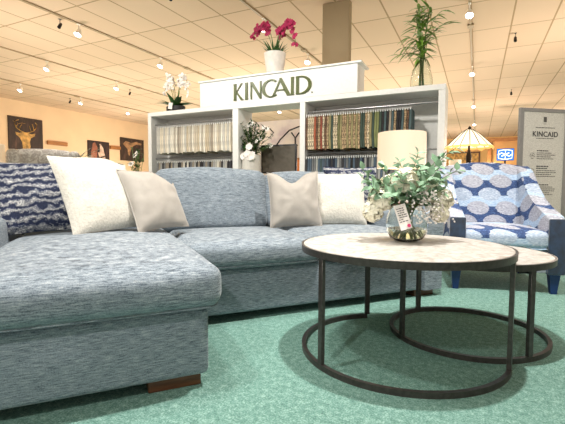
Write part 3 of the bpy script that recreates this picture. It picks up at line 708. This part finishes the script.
# ------------------------------------------------------------------ stained-glass lamp behind the armchair
tp = (2.10, 4.6)
side_table('round wooden side table under the stained-glass lamp', tp, .215, .66, WOOD)
t = thing('stained_glass_lamp', 'stained-glass table lamp with a scalloped conical shade behind the armchair', 'lamp', (tp[0], tp[1], .66))
bm = new(); lathe(bm, [(0, 0), (.09, 0), (.085, .02), (.035, .05), (.025, .12), (.04, .2), (.025, .30), (.03, .40), (.012, .48), (.01, .70), (.022, .715), (.0, .745)], n=24); obj('lamp_base', bm, plain('bronze', (50, 38, 30), .4, .6), t)
SG1 = glow('lit_cream_glass', (255, 236, 205), .75, (240, 232, 215)); SG2 = glow('lit_amber_glass', (255, 186, 100), .9, (230, 180, 110))
bm = new(); bc = new(); ba = new(); n = 16; zt, zb, r0, r1 = .70, .50, .035, .245
prof = [(0, r0, zt), (.35, .10, .655), (.7, .175, .585), (1, r1, .515)]
for k in range(n):
    a0 = 2*PI*k/n; a1 = 2*PI*(k+1)/n
    for (t0, ra, za), (t1, rb, zb_) in zip(prof, prof[1:]):
        bm.faces.new([bm.verts.new((r*math.cos(a), r*math.sin(a), z)) for r, z, a in ((ra, za, a0), (ra, za, a1), (rb, zb_, a1), (rb, zb_, a0))])
    tube(bc, [(r*math.cos(a0), r*math.sin(a0), z) for _, r, z in prof], .0045, 5)
    am = (a0+a1)/2; zz = .475 if k % 2 else .49
    ba.faces.new([ba.verts.new(v) for v in ((r1*math.cos(a0), r1*math.sin(a0), .515), (r1*math.cos(a1), r1*math.sin(a1), .515), (1.03*r1*math.cos(a1), 1.03*r1*math.sin(a1), .50), (1.04*r1*math.cos(am), 1.04*r1*math.sin(am), zz), (1.03*r1*math.cos(a0), 1.03*r1*math.sin(a0), .50))])
bmesh.ops.solidify(bm, geom=bm.faces[:], thickness=.003); bmesh.ops.solidify(ba, geom=ba.faces[:], thickness=.003)
s = obj('lamp_shade', bm, SG1, t, False); obj('leading', bc, BLACK, s); obj('amber_border', ba, SG2, s, False)

# ------------------------------------------------------------------ left background: pictures on the wall
WR = -14.1
def canvas(label, a0, a1, z0, z1, base=(58, 40, 32)):
    # local x runs along the wall (away from the viewer), local y into the room's wall
    t = thing('canvas_picture', label, 'picture', rm(WR+.002, a0, z0), -YAW+PI/2, 'animal pictures on the tan wall')
    m = NT('canvas_print'); f = m.noise(m.coord((7, 1, 1.6)), 1, 4, .7); m.col(m.ramp(f, [(.35, tuple(x*.7 for x in base)), (.55, base), (.7, tuple(min(255, x*1.7) for x in base))])); m.set(Roughness=.6)
    bm = new(); box(bm, (0, -.045, 0), (a1-a0, -.001, z1-z0), .004, 1); return t, obj('canvas', bm, m.m, t, False)
PR = Matrix(((1, 0, 0, 0), (0, 0, -1, -.045), (0, 1, 0, 0), (0, 0, 0, 1)))
GOLD = plain('golden_print', (196, 152, 84), .6, var=.3, scale=9); PALE = plain('pale_print', (206, 176, 158), .6, var=.3, scale=7); RUST = plain('rust_print', (150, 92, 70), .6, var=.35, scale=5)
t, c = canvas('dark picture of a golden antlered deer, leftmost on the tan wall', 8.28, 9.46, 1.95, 3.05)
bm = new(); prism(bm, [(.46, 0), (.44, .25), (.36, .40), (.24, .50), (.22, .58), (.36, .56), (.46, .60), (.66, .60), (.76, .55), (.90, .60), (.88, .50), (.74, .42), (.70, .28), (.72, .16), (.70, 0)], .004, PR); obj('deer_figure', bm, GOLD, c, False)
bm = new()
def bar2(pts, r): tube(bm, [(x, -.049, z) for x, z in pts], r, 6, flat=.6)
bar2([(.50, .60), (.38, .64), (.26, .72), (.20, .84), (.24, .96), (.34, 1.0)], .022); bar2([(.24, .76), (.30, .84), (.30, .90)], .015); bar2([(.36, .65), (.38, .78), (.44, .86)], .015); bar2([(.22, .90), (.14, .94)], .012)
bar2([(.64, .60), (.76, .64), (.86, .70), (.94, .80), (.96, .92), (.90, .98)], .022); bar2([(.86, .70), (.84, .80), (.80, .92)], .015); bar2([(.76, .64), (.72, .76), (.70, .84)], .015); bar2([(.30, .86), (.44, .90), (.56, .90)], .012)
obj('antlers', bm, GOLD, c)
t, c = canvas('dark picture of a brown horse face, middle one on the tan wall', 11.32, 12.36, 1.5, 2.56, (52, 34, 32))
bm = new(); prism(bm, [(.10, .0), (.14, .6), (.22, .95), (.34, 1.0), (.44, .8), (.40, .4), (.28, .0)], .003, PR); obj('horse_neck', bm, RUST, c, False)
bm = new(); prism(bm, [(.62, .12), (.60, .30), (.50, .48), (.44, .66), (.50, .92), (.60, .96), (.72, .80), (.80, .50), (.84, .30), (.92, .20), (.90, .02), (.66, .02)], .006, PR); obj('horse_face', bm, PALE, c, False)
bm = new(); prism(bm, [(.44, .62), (.50, .94), (.56, .90), (.54, .6)], .008, PR); prism(bm, [(.56, .42), (.86, .52), (.87, .48), (.58, .37)], .009, PR); obj('bridle', bm, BLACK, c, False)
t, c = canvas('dark brown picture of a grazing animal, rightmost on the tan wall', 12.96, 14.33, 1.86, 2.86, (60, 42, 34))
bm = new(); prism(bm, [(.12, .72), (.30, .86), (.62, .80), (.90, .88), (1.22, .82), (1.20, .74), (.92, .76), (.70, .66), (.56, .46), (.50, .22), (.40, .30), (.40, .50), (.26, .62)], .004, PR); obj('animal_figure', bm, plain('buff_print', (166, 126, 90), .6, var=.35, scale=6), c, False)
for lab, a0, a1, z in (('narrow amber wood ledge on the wall beside the deer picture', 9.62, 10.4, 2.22), ('narrow amber wood ledge on the wall between the horse and animal pictures', 12.40, 12.94, 2.30)):
    bm = new(); box(bm, (0, -.09, 0), (a1-a0, -.001, .14), .006, 1); o = obj('wall_ledge', bm, LWOOD, None, False); o.location = rm(WR+.002, a0, z); o.rotation_euler = (0, 0, -YAW+PI/2); tag(o, lab, 'ledge')

# ------------------------------------------------------------------ left background furniture
MARB = NT('grey_floral_linen'); f = MARB.noise(MARB.coord(), 16, 4, .7, .8); MARB.col(MARB.ramp(f, [(.4, (240, 237, 232)), (.5, (186, 178, 174)), (.58, (242, 240, 236))])); MARB.set(Roughness=.9); MARB = MARB.m
def wing_sofa(label, x, y, yaw, w, top, m):
    t = thing('upholstered_settee', label, 'settee', (x, y, 0), R(yaw))
    obj('backrest', cushion((-w/2, .30, .35), (w/2, .50, top), .06, .015, 10, .006, 40), m, t)
    obj('seat', cushion((-w/2+.1, -.3, .25), (w/2-.1, .32, .46), .05, .02, 10, .004, 41), m, t)
    for s in (-1, 1):
        obj('arm', cushion((s*w/2-.07-.02*s, -.32, .1), (s*w/2+.07-.02*s, .42, .64 if top < 1.1 else .72), .05, .01, 8, .004, 42), m, t)
        obj('wing', cushion((s*w/2-.06, .10, .62), (s*w/2+.06, .50, top-.02), .05, .01, 8, .004, 43), m, t)
        for yy in (-.26, .40):
            bm = new(); lathe(bm, [(0, 0), (.018, 0), (.03, .12), (0, .12)], c=(s*(w/2-.04), yy, 0), n=12); obj('leg', bm, WOOD, t)
    bm = new(); box(bm, (-w/2+.02, -.28, .11), (w/2-.02, .46, .3), .01); obj('frame', bm, m, t); return t
wing_sofa('grey and white floral settee behind the chaise pillows on the left', -2.43, 4.15, 30, .56, 1.10, MARB)
t = thing('side_table', 'low wooden side table beneath the lit lamp at the far left', 'side table', (-3.02, 4.05, 0), 0)
bm = new(); box(bm, (-.25, -.25, .60), (.25, .25, .64), .005); obj('tabletop', bm, WOOD, t)
for s in (-1, 1):
    for q in (-1, 1): bm = new(); box(bm, (s*.22-.02, q*.22-.02, 0), (s*.22+.02, q*.22+.02, .60), .003); obj('leg', bm, WOOD, t)
drum_lamp('lit cream drum-shade table lamp at the far left behind the sofa', (-3.02, 4.05), .64, .22, 1.125, .22)
# striped-leaf plant
random.seed(5)
t = thing('potted_plant', 'potted plant with long striped arching leaves beside the floral settee', 'plant', (-2.78, 5.35, 0))
bm = new(); lathe(bm, [(0, 0), (.11, 0), (.15, .30), (.155, .32), (.14, .32), (0, .28)], n=24)
obj('pot', bm, PLASTER, t); bs = new(); tube(bs, [(0, 0, .28), (0, 0, .9)], .02, 8); obj('trunk', bs, STEM, t)
PL = NT('striped_leaf'); w = PL.noise(PL.coord(), 22, 2); PL.col(PL.ramp(w, [(.42, (120, 142, 112)), (.56, (222, 224, 204))])); PL.set(Roughness=.5)
bl = new()
for k in range(34): a = random.random()*6.28; leaf(bl, (0, 0, .88), (math.cos(a), math.sin(a), random.uniform(1.0, 3.0)), random.uniform(.34, .46), .04, bend=random.uniform(.4, .9), n=7)
obj('leaves', bl, PL.m, t)
t = thing('console_cabinet', 'dark console cabinet with a pale top behind the chaise back', 'cabinet', (-2.40, 5.0, 0), R(10))
bm = new(); box(bm, (-.02, -.02, .965), (.36, .34, 1.0), .006); obj('top', bm, WHITE, t, False)
bm = new(); box(bm, (0, 0, .05), (.34, .32, .965), .006); obj('body', bm, BLACK, t, False)
bm = new(); box(bm, (.02, -.012, .12), (.32, 0, .94), .004); d = obj('door', bm, BLACK, t, False); bm = new(); blob(bm, Vector((.29, -.02, .55)), .012, 2); obj('knob', bm, CHROME, d)
random.seed(6)
t = room_thing('potted_plant', 'leafy green plant with white tips beside the left end of the shelving', 'plant', -5.22, SA+.10)
bm = new(); lathe(bm, [(0, 0), (.10, 0), (.14, .38), (.145, .40), (.13, .40), (0, .36)], n=24); obj('pot', bm, PLASTER, t)
bs = new(); bl = new(); bf = new()
for k in range(20):
    a = random.random()*6.28; r = random.uniform(.02, .15); z = random.uniform(.85, 1.33) ; pts = bez((0, 0, .36), (r*.3*math.cos(a), r*.3*math.sin(a), .8), (r*math.cos(a), r*math.sin(a), z), 8); tube(bs, pts, .004, 5)
    for i in range(4, 9):
        an = random.random()*6.28; leaf(bl, pts[i], (math.cos(an), math.sin(an), random.uniform(0, 1.2)), random.uniform(.09, .15), .035, bend=.3)
    if k % 3 == 0 : blossom(bf, pts[-1], (0, -1, .4), .05, 6, .4)
obj('stems', bs, STEM, t); obj('leaves', bl, LEAF_D, t); obj('blossoms', bf, PETW, t)

# ------------------------------------------------------------------ right background
t = room_thing('wall_television', 'glowing blue display with a white curled emblem far behind the stained-glass lamp', 'television', .79, 15.0, 0)
bm = new(); box(bm, (-.25, 0, 1.60), (.25, .06, 1.99), .008); sc = obj('bezel', bm, BLACK, t, False)
bm = new(); box(bm, (-.24, -.006, 1.61), (.24, 0, 1.98)); obj('screen', bm, glow('blue_screen', (40, 120, 215), 1.0, (30, 90, 180)), t, False)
bm = new(); Y_ = -.014
tube(bm, [(x, Y_, 1.795+z) for x, z in ((-.19, .12), (-.06, .15), (.06, .15), (.19, .12), (.20, .0), (.19, -.12), (.06, -.15), (-.06, -.15), (-.19, -.12), (-.20, 0))], .017, 6, True)
tube(bm, [(x, Y_, 1.795+z) for x, z in ((-.19, .0), (-.11, .055), (.0, .0), (.11, -.055), (.19, .0))], .02, 6)
tube(bm, [(x, Y_, 1.795+z) for x, z in ((-.11, -.055), (.0, .0), (.11, .055))], .02, 6)
tube(bm, [(0, Y_, 1.795-.15), (0, Y_, 1.795-.05)], .012, 6); tube(bm, [(0, Y_, 1.795+.05), (0, Y_, 1.795+.15)], .012, 6)
obj('emblem', bm, glow('white_emblem', (215, 235, 255), 1.3), t)
bm = new(); box(bm, (-.03, .02, .02), (.03, .06, 1.62)); box(bm, (-.3, -.15, 0), (.3, .22, .03), .004); obj('floor_stand', bm, BLACK, t)
t = room_thing('timber_partition', 'honey wood partition frame around the far display area', 'partition', .30, 16.2, 0)
bm = new(); box(bm, (0, 0, 0), (.12, .12, 2.35)); box(bm, (1.5, 0, 0), (1.62, .12, 2.35)); box(bm, (0, -.02, 2.35), (1.62, .14, 2.47)); obj('frame', bm, LWOOD, t, False)
bm = new(); box(bm, (.12, .05, 0), (1.5, .09, 2.35)); obj('panel', bm, plain('amber_panel', (200, 150, 92), .7, var=.08, scale=1.5), t, False)
t = room_thing('media_cabinet', 'black cabinet below the glowing blue display, far right background', 'cabinet', 1.12, 14.2, 0)
bm = new(); box(bm, (0, 0, 0), (.55, .4, 1.22), .01); obj('body', bm, BLACK, t, False); bm = new(); box(bm, (.02, -.015, .1), (.27, 0, 1.18), .004); obj('door', bm, BLACK, t, False); bm = new(); box(bm, (.28, -.015, .1), (.53, 0, 1.18), .004); obj('door', bm, BLACK, t, False)
for i, (lab, r, a, w, top, mm) in enumerate((('white settee in the far background just left of the blue display', .10, 12.0, 1.0, 1.17, MARB), ('orange-tan armchair in the far background behind the stained-glass lamp', -.55, 10.5, .55, 1.18, LWOOD))):
    p = rm(r, a); wing_sofa(lab, p.x, p.y, -20, w, top, mm)
for lab, r, a, z, rr in (('small lit lamp in the far background left of the lamp post', -.42, 9.0, 1.15, .12), ('small lit lamp in the far background right of the lamp post', .18, 13.4, 1.3, .16)):
    p = rm(r, a)
    side_table('narrow wooden stand under the '+lab.replace('small lit lamp in the ', '').replace('far background', 'far lamp'), (p.x, p.y), .2, z-.38, LWOOD); drum_lamp(lab, (p.x, p.y), z-.38, rr, z+.13, .2)
t = room_thing('hung_picture', 'wide amber picture on the far back wall', 'picture', -1.9, 25.98, 1.9)
bm = new(); box(bm, (0, -.05, 0), (2.0, 0, .9), .01); obj('frame', bm, WOOD, t, False); bm = new(); box(bm, (.08, -.06, .08), (1.92, -.05, .82)); obj('canvas', bm, GOLD, t, False)

# ------------------------------------------------------------------ ceiling tracks and spotlights
def track(label, r, a0, a1):
    t = room_thing('lighting_track', label, 'lighting track', r, a0, CEILZ-.001, 'ceiling lighting tracks')
    bm = new(); box(bm, (-.017, 0, -.022), (.017, a1-a0, 0), .002, 1); obj('rail', bm, TRK, t, False)
    bm = new(); box(bm, (-.05, (a1-a0)*.35, -.03), (.05, (a1-a0)*.35+.14, -.0), .003, 1); obj('power_feed', bm, TRK, t, False)
TRK = plain('tan_track', (170, 148, 118), .5, var=.05)
for lab, r, a0, a1 in (('lighting track on the ceiling nearest the tan wall', -11.65, 3.0, 20), ('second lighting track from the tan wall', -9.0, 3, 20), ('lighting track above the white orchids', -6.45, 1.5, 20), ('lighting track above the magenta orchid', -3.37, 1.5, 20), ('lighting track right of the bamboo vase', -.19, .5, 22)): track(lab, r, a0, a1)
random.seed(3)
heads = [(-6.45, 5.06, 'left of the white orchids, nearest on its track'), (-9.0, 6.21, 'left, below the black spotlight'), (-11.65, 7.23, 'far left above the deer picture'), (-9.0, 8.21, 'left of the white orchids, second on its track'), (-11.65, 9.16, 'right of the deer picture, low on the left'),
         (-11.65, 11.13, 'above the horse and animal pictures'), (-6.45, 7.13, 'just above the white orchids'), (-3.37, 6.24, 'behind the magenta orchid blossoms'), (-3.37, 8.25, 'just above the header sign, right of the magenta orchid'), (-.19, 7.1, 'nearest on the track right of the bamboo vase'),
         (-.19, 10.72, 'second on the track right of the bamboo vase'), (-.19, 14.95, 'third on the track, above the stained-glass lamp'), (-.19, 19.16, 'farthest on the track, just above the stained-glass lamp'), (-6.45, 13.18, 'seen through the middle bay, above the flowers'), (-6.45, 15.36, 'seen through the middle bay, above the monitor')]
WHT = plain('white_enamel', (238, 232, 222), .4, var=.02)
def head(label, r, a, z=CEILZ-.023, mat=WHT, lit=True, group='lit ceiling spotlights', first=[None, None]):
    k = 0 if lit else 1
    if first[k] is not None:
        return dup(first[k], rm(r, a, z), -YAW, label, group)
    t = room_thing('track_spotlight', label, 'spotlight', r, a, z, group)
    bm = new(); tube(bm, [(0, 0, 0), (0, 0, -.10)], .008, 8); box(bm, (-.02, -.035, -.012), (.02, .035, .0), .002, 1); obj('stem', bm, mat, t)
    M = Matrix.Translation((0, 0, -.15)) @ Matrix.Rotation(R(-28), 4, 'X')
    if lit:
        bm = new(); lathe(bm, [(0, .06), (.03, .06), (.04, .03), (.062, -.055), (.058, -.055), (.036, .02), (0, .02)], n=24); bmesh.ops.transform(bm, matrix=M, verts=bm.verts); obj('lamp_housing', bm, mat, t)
        bm = new(); lathe(bm, [(0, -.075), (.03, -.07), (.052, -.05), (.045, -.03), (0, -.02)], n=20); bmesh.ops.transform(bm, matrix=M, verts=bm.verts); obj('bulb', bm, BULB, t)
    else:
        bm = new(); lathe(bm, [(0, .06), (.03, .06), (.035, .03), (.04, -.07), (.034, -.07), (.03, -.01), (0, -.01)], n=20); bmesh.ops.transform(bm, matrix=M, verts=bm.verts); obj('lamp_housing', bm, mat, t)
    first[k] = t; return t
for r, a, w in heads: head('lit white ceiling spotlight '+w, r, a)
for r, a, w in ((-6.61, 4.82, 'at the upper left'), (-4.14, 4.82, 'at the top above the white orchids'), (-9.43, 9.09, 'at left, right of the deer picture ceiling lights'), (-12.16, 9.15, 'far left, close above the tan wall'), (.56, 8.86, 'above the information board'), (.82, 13.77, 'between the board and the lighting track')):
    head('small unlit black ceiling spotlight '+w, r, a, CEILZ-.001, BLACK, False, 'unlit black ceiling spotlights').scale = (.72, .72, .72)

# ------------------------------------------------------------------ light
def spot(p, tgt, watts, size=R(110), blend=.8, col=(1, .93, .82), rad=.05):
    l = bpy.data.lights.new('spot', 'SPOT'); l.energy = watts; l.spot_size = size; l.spot_blend = blend; l.color = col; l.shadow_soft_size = rad
    o = bpy.data.objects.new('key_and_fill_spot', l); C.objects.link(o); o.location = p; d = Vector(tgt)-Vector(p); o.rotation_euler = d.to_track_quat('-Z', 'Y').to_euler(); return o
def point(p, watts, rad=.15, col=(1, .86, .68)):
    l = bpy.data.lights.new('lamp', 'POINT'); l.energy = watts; l.color = col; l.shadow_soft_size = rad  # serves the table lamps and the added unseen fill points
    o = bpy.data.objects.new('lamp_and_fill_glow', l); C.objects.link(o); o.location = p; return o
Z = CEILZ-.28
spot((.70, 1.72, Z), (.64, 1.78, 0), 480, R(96), .9, (1, .97, .93), .05)         # over the coffee tables
spot((-1.2, .9, Z), (-.9, 1.5, 0), 215, R(74), .9, (1, .97, .93), .12)
spot((-1.6, -1.6, Z), (-.7, 1.5, .2), 300, R(52), .8, (1, .97, .93), .12)  # fill added behind the camera to brighten the sofa front
point((-3.02, 4.05, 1.0), 34, .05, (1, .85, .65)); point((1.02, 3.5, 1.04), 6, .05, (1, .85, .65))
spot((-.7, 1.7, Z), (-.5, 2.5, 0), 170, R(74), .9, (1, .97, .93), .12)
spot((1.9, 1.6, Z), (1.95, 3.3, .5), 260, R(78), .9, (1, .97, .93), .12)
spot(rm(-4.2, 2.6, Z), rm(-4.2, 5.05, 1.2), 330, R(110), .9, (1, .96, .9), .12)
spot(rm(-1.8, 2.6, Z), rm(-1.4, 5.05, 1.3), 300, R(110), .9, (1, .96, .9), .12)
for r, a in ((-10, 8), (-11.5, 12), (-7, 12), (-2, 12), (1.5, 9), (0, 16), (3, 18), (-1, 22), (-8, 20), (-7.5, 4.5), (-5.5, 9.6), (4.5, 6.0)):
    point(rm(r, a, 1.2), 190, .25, (1, .82, .68))  # unseen fill points without fixtures, added to brighten the ceiling
w = bpy.data.worlds.new('ambient_fill'); SC.world = w; w.use_nodes = True; b = w.node_tree.nodes['Background']  # even warm ambient fill, added through the open back and right sides
b.inputs[0].default_value = (1.0, .94, .87, 1); b.inputs[1].default_value = .55

# ------------------------------------------------------------------ camera
cd = bpy.data.cameras.new('camera'); cam = bpy.data.objects.new('camera', cd); C.objects.link(cam); SC.camera = cam
cd.sensor_fit = 'HORIZONTAL'; cd.sensor_width = 36; cd.lens = 404.68*36/565; cd.clip_start = .02; cd.clip_end = 200
p, r = .0608, .0043
F = Vector((0, math.cos(p), -math.sin(p))); U = Vector((0, math.sin(p), math.cos(p))); X = Vector((1, 0, 0))
X2 = X*math.cos(r)+U*math.sin(r); U2 = -X*math.sin(r)+U*math.cos(r)
cam.matrix_world = Matrix(((X2.x, U2.x, -F.x, 0), (X2.y, U2.y, -F.y, 0), (X2.z, U2.z, -F.z, .704), (0, 0, 0, 1)))
SC.view_settings.view_transform = 'Standard'; SC.view_settings.look = 'None'; SC.view_settings.gamma = 1; SC.view_settings.exposure = 0.0
SC.view_settings.use_curve_mapping = False
